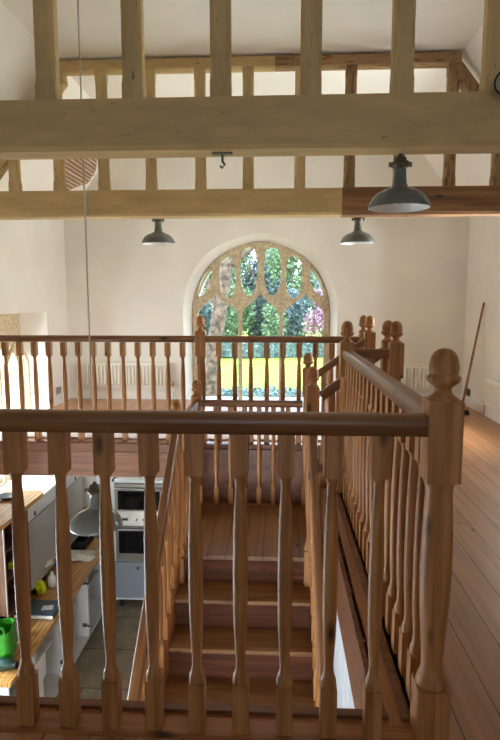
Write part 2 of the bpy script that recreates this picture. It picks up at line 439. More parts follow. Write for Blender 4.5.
# left wall window: stone frame in a deep white reveal
w2 = struct(bpy.data.objects.new('window_2', None)); COL.objects.link(w2)
y0, y1, z0, z1 = WIN_L
rvl = MB()
for a in ((XL-.49, XL-.001, y1-.004, y1, z0, z1), (XL-.49, XL-.001, y0, y0+.004, z0, z1), (XL-.49, XL-.001, y0, y1, z1-.004, z1), (XL-.49, XL-.001, y0, y1, z0, z0+.02)): rvl.box(*a)
rvl.build('reveal', M['reveal'], w2)
def holeL(a, b, apex, spring, zb):
    return ogee(a, b, (a+b)/2, apex, spring, zb)
outl = [(y0, z0), (y1, z0), (y1, z1), (y0, z1)]
hs = [holeL(y0+.08, y0+.64, .86, .5, z0+.08), holeL(y0+.77, y1-.10, .86, .5, z0+.08)]
tm2 = curve_plate('tracery2', outl, hs, 0, .12, 0, M['stone'])
tm2.transform(Matrix.Rotation(R(90), 4, 'Z')); tm2.transform(Matrix.Translation((XL-.33, 0, 0)))
inst('stone_tracery', tm2, w2)
beads(MB(), hs, lambda x, d, z: (XL-.21+d, x, z), .022).build('moulding', M['stone'], w2)
MB().box(XL-.44, XL-.435, y0, y1, z0, z1).build('window_pane', M['glass'], w2)

def simple_window(name, axis, c, u0, u1, z0, z1, nu):
    w = struct(bpy.data.objects.new(name, None)); COL.objects.link(w); fr = MB()
    def bx(a, b, p, q):
        if axis == 'X': fr.box(c-.025, c+.025, a, b, p, q)
        else: fr.box(a, b, c-.025, c+.025, p, q)
    for i in range(nu+1):
        u = u0+(u1-u0)*i/nu; bx(max(u0, u-.03), min(u1, u+.03), z0, z1)
    for z in (z0, (z0+z1)/2, z1): bx(u0, u1, max(z0, z-.025), min(z1, z+.025))
    fr.build('window_frame', M['trimw'], w); g = MB()
    if axis == 'X': g.box(c-.003, c+.003, u0, u1, z0, z1)
    else: g.box(u0, u1, c-.003, c+.003, z0, z1)
    g.build('window_pane', M['glass'], w)
simple_window('unseen_window_3', 'X', XL-.3, 2.5, 4.1, -1.45, -.5, 3)  # unseen window, added to light the kitchen
simple_window('unseen_window_4', 'X', XR+.25, 4.93, 5.5, .2, 1.95, 2)  # unseen window, added to brighten the far wall and ceiling
simple_window('unseen_window_5', 'Y', YB-.2, -.9, .5, .9, 2.0, 2)  # unseen back window, added for soft light from behind the camera
simple_window('unseen_window_6', 'Y', YB-.2, -2.5, .3, -2.0, -.5, 4)  # unseen lower back window, added to brighten the kitchen fronts

# ------------------------------------------------------------------ roof frames
def truss_beam(mb, x0, x1, y, z0, z1, d=.17, c=.022):
    return mb.prism([(y, z0+c), (y+c*.6, z0), (y+d-c*.6, z0), (y+d, z0+c), (y+d, z1), (y, z1)], x0, x1, 'X')
def stud_mesh(w, d, h, mat):
    mb = MB(); c = .018; s = .07
    def ring(z, k): return [(-w/2+k, 0, z), (w/2-k, 0, z), (w/2, k, z), (w/2, d-k, z), (w/2-k, d, z), (-w/2+k, d, z), (-w/2, d-k, z), (-w/2, k, z)]
    e = .0015
    mb.loft([ring(0, e), ring(s, e), ring(s+.035, c), ring(h-s-.035, c), ring(h-s, e), ring(h, e)], smooth=False)
    return mb.mesh('stud', mat)

t1 = thing('roof_truss', 'near olive-painted timber truss whose deep tie beam spans the top of the view', 'roof truss', (0, 2.74, 1.965))
truss_beam(MB(), XL, XR, 0, 0, .235).build('tie_beam', M['beam'], t1)
H1 = ZC-.02-1.965-.235-.12
sm1 = stud_mesh(.098, .085, H1, M['stud'])
for x in (-1.545, -1.125, -.705, -.285, .140, .565, .985, 1.405):
    inst('stud', sm1, t1, (x, .02, .235))
MB().box(SL+.1, SR-.1, .01, .15, H1+.235, H1+.235+.12).build('collar', M['beam'], t1)
for sx, ex, mt in ((SL+.04, XL+.08, M['beam']), (SR-.04, XR-.08, M['beam'])):
    s = 1 if ex > 0 else -1
    MB().prism([(sx, ZC-.03-1.965), (ex, ZE+.0-1.965+.02), (ex-.0, ZE-1.965-.12), (sx-s*.03, ZC-1.965-.20)], .02, .15, 'Y').build('rafter', mt, t1)
# iron hook plate under the beam
hk = thing('ceiling_hook', 'small iron hook and plate under the near tie beam', 'hook', (-.282, 2.82, 1.965))
MB().box(-.05, .05, -.02, .02, -.008, 0).build('plate', M['gmetal'], hk)
MB().tube([(0, 0, -.005), (0, 0, -.04), (.012, 0, -.055), (.0, 0, -.07), (-.012, 0, -.06)], .006).build('hook', M['gmetal'], hk)

t2 = thing('roof_truss', 'far timber truss with bare brown timber let into the right end of its beam', 'roof truss', (0, 4.88, 1.975))
truss_beam(MB(), XL, .52, 0, 0, .22).build('tie_beam', M['beam'], t2)
bt = truss_beam(MB(), .52, XR, -.004, -.002, .224, .175).build('bare_timber', M['bare'], t2); bt['label'] = 'bare brown unpainted timber'
H2 = 3.175-1.975-.22
sm2 = stud_mesh(.092, .07, H2, M['stud']); sm2w = stud_mesh(.092, .07, H2, M['worn'])
for x in (-1.913, -1.521, -1.107, -.68, -.273, .164, .58, .993, 1.41):
    o = inst('stud', sm2w if x > .5 else sm2, t2, (x, .02, .22))
for x in (-2.31, 1.80):
    h = (ZE + 1.28*min(x-XL, XR-x)) - 1.975-.22-.13
    inst('stud', stud_mesh(.092, .07, h, M['worn'] if x > 0 else M['stud']), t2, (x, .02, .22))
MB().box(SL+.02, -.05, .0, .13, 3.175-1.975, 3.25-1.975).build('collar', M['beam'], t2)
o = MB().box(-.05, SR-.02, .0, .13, 3.175-1.975, 3.25-1.975).build('collar', M['wornX'], t2); o['label'] = 'brown collar with flaked paint'
for sx, ex, mt in ((SL+.05, XL+.06, M['beam']), (SR-.05, XR-.06, M['worn'])):
    s = 1 if ex > 0 else -1
    MB().prism([(sx, 3.225-1.975), (ex, ZE-1.975+.0), (ex, ZE-1.975-.13), (sx-s*.02, 3.225-1.975-.13)], .01, .12, 'Y').build('rafter', mt, t2)

# exposed laths on the left slope
sa = math.atan(1.28)
lt = thing('exposed_laths', 'broken patch of plaster showing bare laths on the left ceiling slope', 'laths', (-2.22, 6.35, ZE+1.28*(-2.22-XL)-.012))
lt.rotation_euler = (0, -sa, 0)
poly = [(-.43, .08), (-.40, .26), (-.273, .44), (-.203, .60), (-.008, .556), (.112, .378), (.20, .1), (.05, -.33), (-.11, -.36)]
mb = MB(); mb.prism(poly, 0, .006, 'Z'); mb.build('cavity', M['darkback'], lt)
for i in range(15):
    u = -.425+i*.041; ys = []
    for a, b in zip(poly, poly[1:]+poly[:1]):
        if (a[0]-u-.015)*(b[0]-u-.015) < 0: ys.append(a[1]+(b[1]-a[1])*(u+.015-a[0])/(b[0]-a[0]))
    if len(ys) < 2: continue
    MB().box(u, u+.030, min(ys)+random.uniform(-.02, .03), max(ys)+random.uniform(-.03, .015), -.012, -.001).build('lath', M['lath'], lt)

# ------------------------------------------------------------------ pendant lamps
def lamp_meshes():
    sh = [(.150, 0), (.152, .006), (.149, .016), (.141, .036), (.126, .058), (.104, .077), (.078, .090), (.052, .099), (.038, .110), (.034, .125), (.031, .16), (.029, .19), (.031, .196)]
    mb = MB(); mb.lathe(sh, n=36, cap=False)
    inn = MB(); inn.lathe([(.1495, .001), (.146, .015), (.138, .034), (.123, .055), (.101, .074), (.075, .087), (.030, .094), (.001, .095)], n=36, cap=False)
    cap = MB(); cap.lathe([(.029, .190), (.042, .197), (.046, .206), (.044, .222), (.034, .228), (.030, .232), (.030, .242), (.012, .248), (.010, .262)], n=20)
    cap.box(.040, .056, -.008, .008, .200, .222); cap.box(-.056, -.040, -.008, .008, .200, .222)
    bulb = MB(); bulb.lathe([(.001, .012), (.018, .018), (.028, .038), (.024, .058), (.014, .075), (.013, .092)], n=16)
    return mb.mesh('shade', M['enamel']), inn.mesh('reflector', M['enamelw']), cap.mesh('cap', M['gmetal']), bulb.mesh('bulb', M['trimw'])
LM = lamp_meshes()
def lamp(loc, label, drop, s=1.0):
    t = thing('pendant_lamp', label, 'lamp', loc, 'grey enamel pendant lamps')
    for nme, me in zip(('shade', 'reflector', 'cap', 'bulb'), LM): inst(nme, me, t, scale=(s, s, s))
    if drop > .26*s: MB().tube([(0, 0, .258*s), (0, 0, drop)], .0045).build('cord', M['cordw'], t)
    return t
lamp((.582, 2.86, 1.702), 'grey enamel lamp hanging in front of the bare brown timber', .262, .985)
lamp((-1.10, 5.13, 1.765), 'grey enamel lamp left of the arched window', .45, 1.0)
lamp((.69, 5.13, 1.76), 'grey enamel lamp right of the arched window', .45, 1.0)
lamp((-1.05, 3.05, -.036), 'low grey lamp hanging on a long cord over the kitchen', ZC+.036, 1.0)
# spotlight on the beam
sp = thing('spotlight', 'small grey round spotlight on top of the near beam at the right edge', 'lamp', (.985, 2.66, 2.20))
MB().tube([(0, .06, .0), (0, .03, .02)], .014).build('bracket', M['gmetal'], sp)
a = MB(); a.tube([(.05, .05, .02), (.03, .02, .012), (.0, -.03, 0)], [.03, .050, .056], n=20); a.build('housing', M['black'], sp)
a = MB(); a.tube([(.0002, -.0302, 0), (-.004, -.037, -.0008)], [.048, .046], n=20); a.build('lens', M['steel'], sp)

# ------------------------------------------------------------------ turned work
def sq(w, z, c=.003): 
    h = w/2; return [(-h+c, -h, z), (h-c, -h, z), (h, -h+c, z), (h, h-c, z), (h-c, h, z), (-h+c, h, z), (-h, h-c, z), (-h, -h+c, z)]
def octoct(w, z, n=16):
    # square ring with n points to loft against a circle
    pts = []
    for j in range(n):
        a = 2*pi*j/n; c, s = cos(a), sin(a); k = (w/2)/max(abs(c), abs(s)); pts.append((c*k, s*k, z))
    return pts
def circ(r, z, n=16):
    return [(r*cos(2*pi*j/n), r*sin(2*pi*j/n), z) for j in range(n)]
def turned(mb, w, z0, z1, H, s=1.0, n=16, prof=None):
    # square block 0..z0, turned shaft, square block z1..H
    mb.loft([octoct(w, 0, n), octoct(w, z0, n)], smooth=False)
    mb.loft([octoct(w, z1, n), octoct(w, H, n)], smooth=False)
    L = z1-z0
    prof = prof or [(.96, 0), (.98, .012), (.92, .026), (.94, .034), (.74, .050), (.60, .075), (.575, .105), (.66, .16), (.79, .25), (.87, .36), (.89, .48), (.88, .60), (.84, .72), (.72, .85), (.60, .925), (.585, .955), (.66, .975), (.82, .99), (.97, 1.0)]
    old = [(.96, 0), (.98, .012), (.80, .022), (.90, .030), (.84, .040), (.66, .060), (.58, .10), (.56, .14), (.64, .22), (.76, .34), (.84, .44), (.86, .52), (.84, .62), (.76, .76), (.66, .88), (.60, .935), (.66, .955), (.86, .975), (.92, .985), (.96, 1.0)]
    mb.loft([circ(w/2*r*s, z0+t*L, n) for r, t in prof], smooth=True)
    return mb
BAL = turned(MB(), .047, .147, .768, .889).mesh('baluster', M['pineZ'])            # upper level balusters, foot on base rail
def newel_mesh(w, H, z0, z1):
    return turned(MB(), w, z0, z1, H, 1.0, 24, [(.94, 0), (1.0, .012), (.96, .025), (.86, .032), (.90, .042), (.84, .052), (.70, .075), (.655, .11), (.70, .17), (.82, .29), (.93, .42), (.97, .52), (.97, .62), (.94, .74), (.87, .86), (.82, .94), (.84, .965), (.95, .99), (.96, 1.0)])
FIN = MB()
FIN.lathe([(.0435, 0), (.043, .004), (.035, .010), (.026, .017), (.022, .023), (.021, .030), (.026, .038), (.040, .048), (.0445, .056), (.0445, .064), (.038, .068), (.0375, .073), (.0395, .082), (.0385, .098), (.034, .116), (.026, .129), (.014, .137), (.001, .139)], n=28)
FINM = FIN.mesh('finial', M['pineZ'])
def newel(x, y, zf, ztop, label, w=.088, blk=.22, foot=.17):
    # ztop: top of the acorn
    t = thing('newel_post', label, 'newel post', (x, y, zf), 'acorn-topped newel posts')
    H = ztop-.134-zf
    b = newel_mesh(w, H, min(foot, H*.3), H-blk); 
    b_o = inst('post', b.mesh('post', M['pineZ']), t)
    inst('finial', FINM, t, (0, 0, H-.002))
    return t
PZ = 1.124
newel(.437, 1.50, 0, PZ, 'largest nearest newel post at the right end of the front rail')
newel(.432, 3.60, 0, PZ, 'newel post at the far end of the rail on the right of the well')
newel(.735, 3.57, 0, PZ, 'newel post at the right end of the short guard rail, the nearer of the pair')
newel(.712, 3.72, -.0, PZ, 'newel post half hidden behind the one on the short guard rail', w=.075)
newel(.748, 4.70, 0, PZ+.005, 'newel post at the top of the upper flight beside the far gallery rail')
newel(.722, 4.86, 0, PZ+.005, 'newel post ending the far gallery rail at its right', w=.075)
newel(-.689, 4.88, 0, PZ, 'newel post standing midway in the far gallery rail, left of the arched window')
newel(.225, 3.72, -.95, .818, 'newel post at the near right corner of the half landing', foot=.5)
newel(.244, 4.72, -.51, .816, 'newel post at the far right corner of the half landing')
newel(-.706, 4.72, -.51, .578, 'newel post at the far left corner of the half landing')
newel(-.698, 3.72, -.95, .586, 'newel post at the near left corner of the half landing', foot=.5)
newel(-.70, 1.66, ZK, -1.25+.18, 'newel post at the foot of the lower flight, left side')
newel(.235, 1.66, ZK, -1.25+.18, 'newel post at the foot of the lower flight, right side')

def rail_mesh(L, w=.066, h=.056, mat=None):
    pr = []
    for a in range(0, 181, 15):
        c_, s_ = cos(R(a)), sin(R(a))
        pr.append((w/2*math.copysign(abs(c_)**.55, c_), h*.45+h*.55*abs(s_)**.8))
    pr += [(-w/2*.86, h*.32), (-w/2*.9, 0), (w/2*.9, 0), (w/2*.86, h*.32)]
    mb = MB(); mb.loft([[(0, p, q) for p, q in pr], [(L, p, q) for p, q in pr]], smooth=True)
    return mb.mesh('handrail', mat or M['pineX'])
def base_mesh(L, w=.085, h=.006):
    return MB().prism([(-w/2, 0), (w/2, 0), (w/2, h*.5), (w/2-.01, h), (-w/2+.01, h), (-w/2, h*.5)], 0, L, 'X').mesh('base_rail', M['string'])
def balustrade(label, p0, p1, zf, nb, start=None, step=None, top=.95, bal=None, w=.068, balh=1.0, base=True, group='turned balustrades round the stairwell', bz=.006):
    L = math.hypot(p1[0]-p0[0], p1[1]-p0[1]); a = math.atan2(p1[1]-p0[1], p1[0]-p0[0])
    t = thing('balustrade', label, 'balustrade', (p0[0], p0[1], zf), group, a)
    inst('handrail', rail_mesh(L, w), t, (0, 0, top-.056))
    if base: inst('base_rail', base_mesh(L), t)
    if start is None: step = L/(nb+1); start = step
    for i in range(nb):
        inst('baluster', bal or BAL, t, (start+i*step, 0, bz), scale=(1, 1, balh))
    return t
# front: x positions step .1255 ; newel at .437
nb = 24
balustrade('front balustrade nearest the camera, crossing the whole view', (XL, 1.50), (.395, 1.50), 0, nb, start=(.274-XL)-(nb-1)*.1268, step=.1268)
balustrade('balustrade running away along the right of the stairwell', (.437, 1.545), (.432, 3.558), 0, 16)
balustrade('short guard rail between two posts beyond the right balustrade', (.475, 3.60), (.695, 3.575), 0, 1)
nb = 16
balustrade('far gallery balustrade left of its middle post', (XL, 4.88), (-.731, 4.88), 0, 14, start=.115, step=.1335, base=False, bz=0)
balustrade('far gallery balustrade in front of the arched window', (-.647, 4.88), (.685, 4.86), 0, 9, start=.118, step=.1405, base=False, bz=0)
# landing rails
BL2 = turned(MB(), .042, .14, .70, .857).mesh('baluster', M['pineZ'])
balustrade('half landing balustrade along its far edge under the gallery', (-.664, 4.72), (.202, 4.72), -.51, 6, top=.92, bal=BL2, w=.058)
balustrade('short half landing balustrade on its left side', (-.698, 3.762), (-.705, 4.678), -.51, 7, top=.92, bal=BL2, w=.058)

def pitched(label, p0, z0, p1, z1, nb, drop, par_lbl=None, blk=.12, over=None, w=.058):
    # handrail from p0 (z0 = top of rail) up to p1 (z1); balusters vertical of height drop
    dx, dy, dz = p1[0]-p0[0], p1[1]-p0[1], z1-z0
    run = math.hypot(dx, dy); L = math.sqrt(run*run+dz*dz); a = math.atan2(dy, dx); pt = math.atan2(dz, run)
    t = thing('balustrade', label, 'balustrade', (p0[0], p0[1], z0), 'turned balustrades round the stairwell', a)
    o = inst('handrail', rail_mesh(L, w), t, (sin(pt)*.056, 0, -cos(pt)*.056), (0, -pt, 0))
    bm_ = turned(MB(), .042, .15, drop-.16, drop).mesh('baluster', M['pineZ'])
    for i in range(nb):
        s = run*(i+.75)/(nb+.5)
        inst('baluster', bm_, t, (s, 0, dz*s/run-.045-drop))
    return t
G, RS = .23, .199
sl = RS/G
pitched('left handrail and balusters of the lower flight going down towards the kitchen', (-.70, 1.70), .40-sl*(3.68-1.70), (-.70, 3.68), .40, 16, .80)
pitched('right handrail and balusters of the lower flight', (.235, 1.70), .42-sl*(3.68-1.70), (.228, 3.68), .42, 16, .80)
pitched('near handrail of the short upper flight, rising right to the gallery', (.262, 3.70), .645, (.68, 3.72), .955, 3, .80)
pitched('far handrail of the short upper flight, rising right to the gallery', (.285, 4.72), .645, (.71, 4.70), .955, 3, .80)

# ------------------------------------------------------------------ staircase
st = thing('staircase', 'pine staircase rising from the kitchen to a half landing and on to the gallery', 'staircase', (0, 0, 0))
st.location = (-.235, 2.6, ZK)
def sbuild(mb, nme, mat):
    me = mb.mesh(nme, mat)
    return me
def spart(nme, x0, x1, y0, y1, z0, z1, mat, rz=0):
    cx, cy = (x0+x1)/2, (y0+y1)/2
    if rz:  # grain along world Y
        hx, hy = (y1-y0)/2, (x1-x0)/2
    else: hx, hy = (x1-x0)/2, (y1-y0)/2
    mb = MB().cbox(-hx, hx, -hy, hy, z0, z1, .006)
    o = mb.build(nme, mat, st); o.location = (cx+.235, cy-2.6, -ZK); o.rotation_euler = (0, 0, R(90) if rz else 0)
    return o
XA, XB = -.684, .222
for k in range(1, 10):
    z = -.51-RS*k; yn = 3.72-G*k
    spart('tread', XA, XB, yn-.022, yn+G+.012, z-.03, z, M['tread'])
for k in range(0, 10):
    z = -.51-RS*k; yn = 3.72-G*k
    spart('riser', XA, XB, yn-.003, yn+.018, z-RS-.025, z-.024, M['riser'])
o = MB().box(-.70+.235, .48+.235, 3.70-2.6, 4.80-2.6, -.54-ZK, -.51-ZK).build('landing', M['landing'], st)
# strings with sloping edges
for x in (-.70, .238):
    mb = MB()
    ya, yb = 1.68, 3.70
    f = lambda y, o_: -.51-sl*(3.70-y)+o_
    mb.prism([(ya-2.6, f(ya, .06)-ZK), (yb-2.6, f(yb, .06)-ZK), (yb-2.6, f(yb, -.26)-ZK), (ya+.02-2.6, ZK-ZK+.002), (ya-2.6, .002)], x-.018+.235, x+.018+.235, 'X')
    mb.build('string', M['string'], st)
# upper flight of three risers to the right
for k, (xr, z) in enumerate(((.275, -.34), (.53, -.17), (.775, -.0))):
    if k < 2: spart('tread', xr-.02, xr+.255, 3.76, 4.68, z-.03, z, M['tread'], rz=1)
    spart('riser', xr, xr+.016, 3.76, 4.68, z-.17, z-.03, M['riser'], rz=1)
for y in (3.72, 4.72):
    mb = MB(); mb.prism([(.26+.235, -.55-ZK), (.74+.235, -.42-ZK), (.775+.235, .03-ZK-.02), (.70+.235, .01-ZK), (.26+.235, -.28-ZK)], y-.018-2.6, y+.018-2.6, 'Y'); mb.build('string', M['string'], st)
# panelling behind and beneath the landing
mb = MB(); mb.box(-.74+.235, .80+.235, 4.766-2.6, 4.781-2.6, -.95-ZK, -.04-ZK); mb.build('back_panel', M['redZ'], st)
mb = MB(); mb.box(-.735+.235, -.715+.235, 3.69-2.6, 4.80-2.6, -.80-ZK, -.49-ZK); mb.build('side_panel', M['redX'], st)
for x in (-.70, .70):
    MB().box(x+.235-.04, x+.235+.04, 4.70-2.6, 4.78-2.6, 0, -.541-ZK).build('post', M['pineZ'], st)

# fascia boards round the well: part of the building
def trim(nme, mb, mat): return struct(mb.build(nme, mat))
mb = MB(); mb.box(XL, .78, 4.79, 4.82, -.31, -.002); mb.box(XL, .78, 4.782, 4.79, -.03, -.006); mb.box(XL, .78, 4.783, 4.79, -.095, -.08); trim('trim_1', mb, M['redX'])
mb = MB(); mb.box(.30, .32, 1.58, 3.66, -.31, -.012); mb.box(.372, .395, 1.56, 3.60, -.16, .012); mb.box(.395, .42, 1.56, 3.60, -.03, .006)
mb.box(.32, .40, 1.58, 3.6, -.30, -.13)
for k in range(6): mb.box(.32, .372, 1.62+k*.36, 1.65+k*.36, -.10, -.02)
o = mb.build('trim_2', M['redX']); struct(o)
mb = MB(); mb.box(XL, .335, 1.56, 1.585, -.30, .012); mb.box(XL, .335, 1.585, 1.60, -.02, .004); trim('trim_3', mb, M['redX'])
mb = MB(); mb.box(.335, .80, 3.60, 3.635, -.30, .0); mb.box(.76, .79, 3.635, 3.70, -.3, 0); trim('trim_4', mb, M['redX'])

# ------------------------------------------------------------------ radiators, sockets, broom
def radiator(label, L, H, loc, rz, valve=1):
    t = thing('radiator', label, 'radiator', loc, 'white panel radiators', rz)
    mb = MB(); n = int(L/.045)
    vs, fs = [], []
    for i in range(n*4+1):
        x = L*i/(n*4); k = i % 4; y = -.056 if k in (1, 2) else -.030
        if k == 1: x -= L/(n*4)*.35
        if k == 2: x += L/(n*4)*.35
        for z, yy in ((0.0, -.034), (.03, -.036), (.045, y), (H-.045, y), (H-.03, -.036), (H, -.034)): vs.append((x, yy, z))
    for i in range(n*4):
        for j in range(5): fs.append((i*6+j, (i+1)*6+j, (i+1)*6+j+1, i*6+j+1))
    mb.add(vs, fs); mb.box(0, L, -.034, -.02, 0, H); mb.build('panel', M['rad'], t)
    mb = MB(); mb.box(.0, L, -.022, -.0, H-.012, H); mb.build('grille', M['rad'], t)
    xv = L+.03 if valve > 0 else -.03
    mb = MB(); mb.tube([(xv, -.03, -loc[2]+.001), (xv, -.03, .03)], .008); mb.tube([(xv, -.03, .03), (L if valve > 0 else 0, -.03, .03)], .008); mb.build('pipe', M['chrome'], t)
    mb = MB(); mb.lathe([(.012, .03), (.018, .035), (.018, .075), (.010, .08)], xv, -.03, 12); mb.build('valve', M['brass'], t)
    return t
radiator('white radiator left of the arched window', 1.08, .32, (-2.46, YF-.02, .155), 0)
radiator('white radiator in the far right corner, beyond the posts', .80, .32, (1.06, YF-.02, .155), 0, -1)
radiator('white radiator on the right wall beside the broom', 1.5, .33, (XR-.02, 6.08, .10), R(-90), -1)

def socket(label, loc, rz, col):
    t = thing('wall_socket', label, 'socket', loc, None, rz)
    MB().cbox(-.073, .073, -.010, 0, -.043, .043, .003).build('plate', col, t)
    for x in (-.035, .035):
        mb = MB(); mb.box(x-.004, x+.004, -.012, -.0101, .008, .018); mb.box(x-.015, x-.008, -.012, -.0101, -.014, -.010); mb.box(x+.008, x+.015, -.012, -.0101, -.014, -.010); mb.build('pin_hole', M['black'], t)
socket('grey double socket low on the left wall by the corner', (XL, 6.64, .165), R(90), M['steel'])
socket('dark double socket low on the right wall behind the broom', (XR, 6.80, .165), R(-90), M['black'])

br_ = thing('broom', 'wooden broom leaning against the right wall near the corner', 'broom', (2.06, 6.33, 0))
p0 = Vector((0, 0, .07)); p1 = Vector((XR-.014-2.06, .06, 1.235))
MB().tube([p0, p0.lerp(p1, .5), p1], [.014, .0135, .012], n=10).build('handle', M['pineX'], br_)
mb = MB(); mb.cbox(-.035, .035, -.14, .14, .055, .09, .008); mb.build('head', M['pinefr'], br_)
mb = MB()
for i in range(14):
    for j in range(3):
        x = -.024+j*.024; y = -.125+i*.0192
        mb.add([(x-.008, y-.007, .056), (x+.008, y-.007, .056), (x+.008, y+.007, .056), (x-.008, y+.007, .056),
                (x*1.3-.010, y*1.05-.008, .0), (x*1.3+.010, y*1.05-.008, .0), (x*1.3+.010, y*1.05+.008, .0), (x*1.3-.010, y*1.05+.008, .0)],
               [(0,1,2,3), (7,6,5,4), (0,4,5,1), (1,5,6,2), (2,6,7,3), (3,7,4,0)])
bb = mb.build('bristles', M['black'], br_)

# dust sheet on the far gallery
mb = MB(); nx, ny = 60, 10; vs = []; fs = []
for i in range(nx+1):
    for j in range(ny+1):
        x = -2.55+3.2*i/nx; y = 4.93+.42*j/ny + .012*sin(i*1.3)
        vs.append((x, y, .008+.004*sin(i*2.1+j)+.003*sin(j*3.3+i*.7)))
for i in range(nx):
    for j in range(ny): a = i*(ny+1)+j; fs.append((a, a+ny+1, a+ny+2, a+1))
mb.add(vs, fs, True)
ds = tag(mb.build('dust_sheet', M['sheet']), 'pale crumpled sheet spread on the gallery floor behind the far balustrade', 'sheet')
so = ds.modifiers.new('s', 'SOLIDIFY'); so.thickness = .003

# ------------------------------------------------------------------ kitchen below
wt = MB(); wt.cbox(XL+.003, -2.0, 3.79, 6.39, -1.64, -1.60, .004)
tag(wt.build('worktop', M['oak']), 'long oak worktop along the left kitchen wall', 'worktop')
def carcass(label, y0, y1, drawers=False, shelf=True, extra=None):
    t = thing('base_cabinet', label, 'cabinet', (XL, (y0+y1)/2, ZK), 'white base cabinets under the worktop')
    h = (y1-y0)/2; mb = MB(); zt = .855; xf = .66; z0 = .12
    mb.box(.05, xf, -h, -h+.018, z0, zt); mb.box(.05, xf, h-.018, h, z0, zt); mb.box(.05, xf, -h, h, z0, z0+.018); mb.box(.05, .06, -h, h, z0, zt)
    mb.box(xf-.08, xf, -h, h, zt-.02, zt); mb.box(.05, .10, -h, h, zt-.02, zt); mb.build('carcass', M['cabw'], t)
    for yy in (-h+.07, h-.07):
        for xx in (.12, xf-.09): MB().lathe([(.022, 0.0), (.022, .015), (.015, .02), (.015, z0)], xx, yy, 10).build('foot', M['black'], t)
    if drawers:
        for k in range(3):
            d = MB(); a = z0+.01+k*.243; d.cbox(xf+.03+.03*k-.018, xf+.03+.03*k, -h+.003, h-.003, a, a+.205, .003); d.box(.1, xf+.012+.03*k, -h+.03, h-.03, a+.02, a+.03)
            dr = d.build('drawer', M['cabw'], t)
    if shelf:
        MB().box(.06, xf-.12, -h+.018, h-.018, .50, .518).build('shelf', M['cabw'], t)
        for zz in (.26, .74):
            hn = MB(); hn.box(xf-.06, xf-.02, h-.045, h-.018, zz, zz+.03); hn.tube([(xf-.03, h-.03, zz+.015), (xf+.025, h-.05, zz+.015)], .010, 6); hn.build('hinge', M['gmetal'], t)
    return t
carcass('white drawer cabinet at the near end of the worktop', 3.83, 4.30, drawers=True, shelf=False)
carcass('open white base cabinet next to the drawers, missing its door', 4.303, 4.98)
carcass('open white base cabinet in the middle of the worktop run', 4.983, 5.60)
carcass('open white base cabinet nearest the ovens', 5.603, 6.36)
# red tin on a shelf
tag(MB().lathe([(.03, 0), (.03, .055), (.032, .058), (.032, .07), (.02, .075)], n=16).build('storage_tin', M['red'], loc=(-2.24, 5.72, ZK+.5185)), 'small red tin on a cabinet shelf', 'tin')

# wall cabinets with gloss doors, hung on the left wall
wc = thing('wall_cabinet', 'white wall cabinet with gloss doors and open top flap under the left window', 'cabinet', (XL, 5.66, -1.50))
mb = MB(); mb.box(.002, .33, -.72, .72, 0, .83); mb.build('body', M['cabw'], wc)
for k in range(2):
    MB().cbox(.332, .352, -.72+k*.72+.002, -.72+(k+1)*.72-.002, 0, .665, .003).build('door', M['cabgrey'], wc)
fl = MB(); fl.cbox(.332, .352, -.72, .72, .69, .83, .003); fl = fl.build('flap', M['cabw'], wc)
for y in (-.58, .12, .50):
    MB().box(.353, .358, y-.02, y+.02, .70, .74).build('hinge', M['gmetal'], wc)
ow = thing('wall_cabinet', 'open brown wall cabinet without doors at the left edge', 'cabinet', (XL, 4.68, -1.48))
mb = MB(); D = .36
mb.box(.002, D, -.24, -.222, 0, .84); mb.box(.002, D, .222, .24, 0, .84); mb.box(.002, D, -.24, .24, 0, .018); mb.box(.002, D, -.24, .24, .822, .84); mb.box(.002, .012, -.24, .24, 0, .84)
mb.build('body', M['ply'], ow)
for z in (.27, .54): MB().box(.012, D-.03, -.222, .222, z, z+.016).build('shelf', M['ply'], ow)
MB().box(D, D+.004, -.24, -.222, 0, .84).build('edge_strip', M['cabw'], ow)
for z in (.12, .36, .68): MB().box(D-.05, D-.01, -.222, -.20, z, z+.04).build('hinge', M['gmetal'], ow)
tag(MB().cbox(0, .07, -.05, .05, 0, .06, .004).build('sponge', M['yellow'], loc=(-2.47, 4.80, -1.192)), 'small yellow packet on a shelf of the open brown cabinet', 'packet')
# plank with rounded end on top
pts = [(0, -.45), (.40, -.45)]
for a in range(0, 91, 15): pts.append((.33+.07*cos(R(a)), .55+.07*sin(R(a))))
pts += [(0, .62)]
tag(MB().prism(pts, 0, .038, 'Z').build('plank', M['oak'], loc=(XL+.01, 4.60, -.639)), 'oak offcut with a rounded corner lying on top of the brown wall cabinet', 'plank')
tag(MB().lathe([(.05, 0), (.075, .02), (.085, .032), (.078, .032), (.05, .008), (.001, .006)], n=20).build('dish', M['slate'], loc=(-2.56, 4.98, -.60)), 'small dark dish on the oak offcut', 'dish')

# pine framed cupboard in the far corner
pc = thing('wall_cupboard', 'small pine-framed white cupboard in the far kitchen corner', 'cupboard', (-2.64, YF-.01, -1.42))
MB().box(.0, .62, -.22, 0, 0, .62).build('body', M['cabw'], pc)
mb = MB()
for a in ((0, .05, 0, .62), (.57, .62, 0, .62), (.05, .57, 0, .05), (.05, .57, .57, .62)): mb.box(a[0], a[1], -.24, -.221, a[2], a[3])
mb.build('door_frame', M['pinefr'], pc)
MB().lathe([(.010, 0), (.012, .006), (.008, .03)], n=10).build('knob', M['gmetal'], pc, (.075, -.24, .3), (R(90), 0, 0))

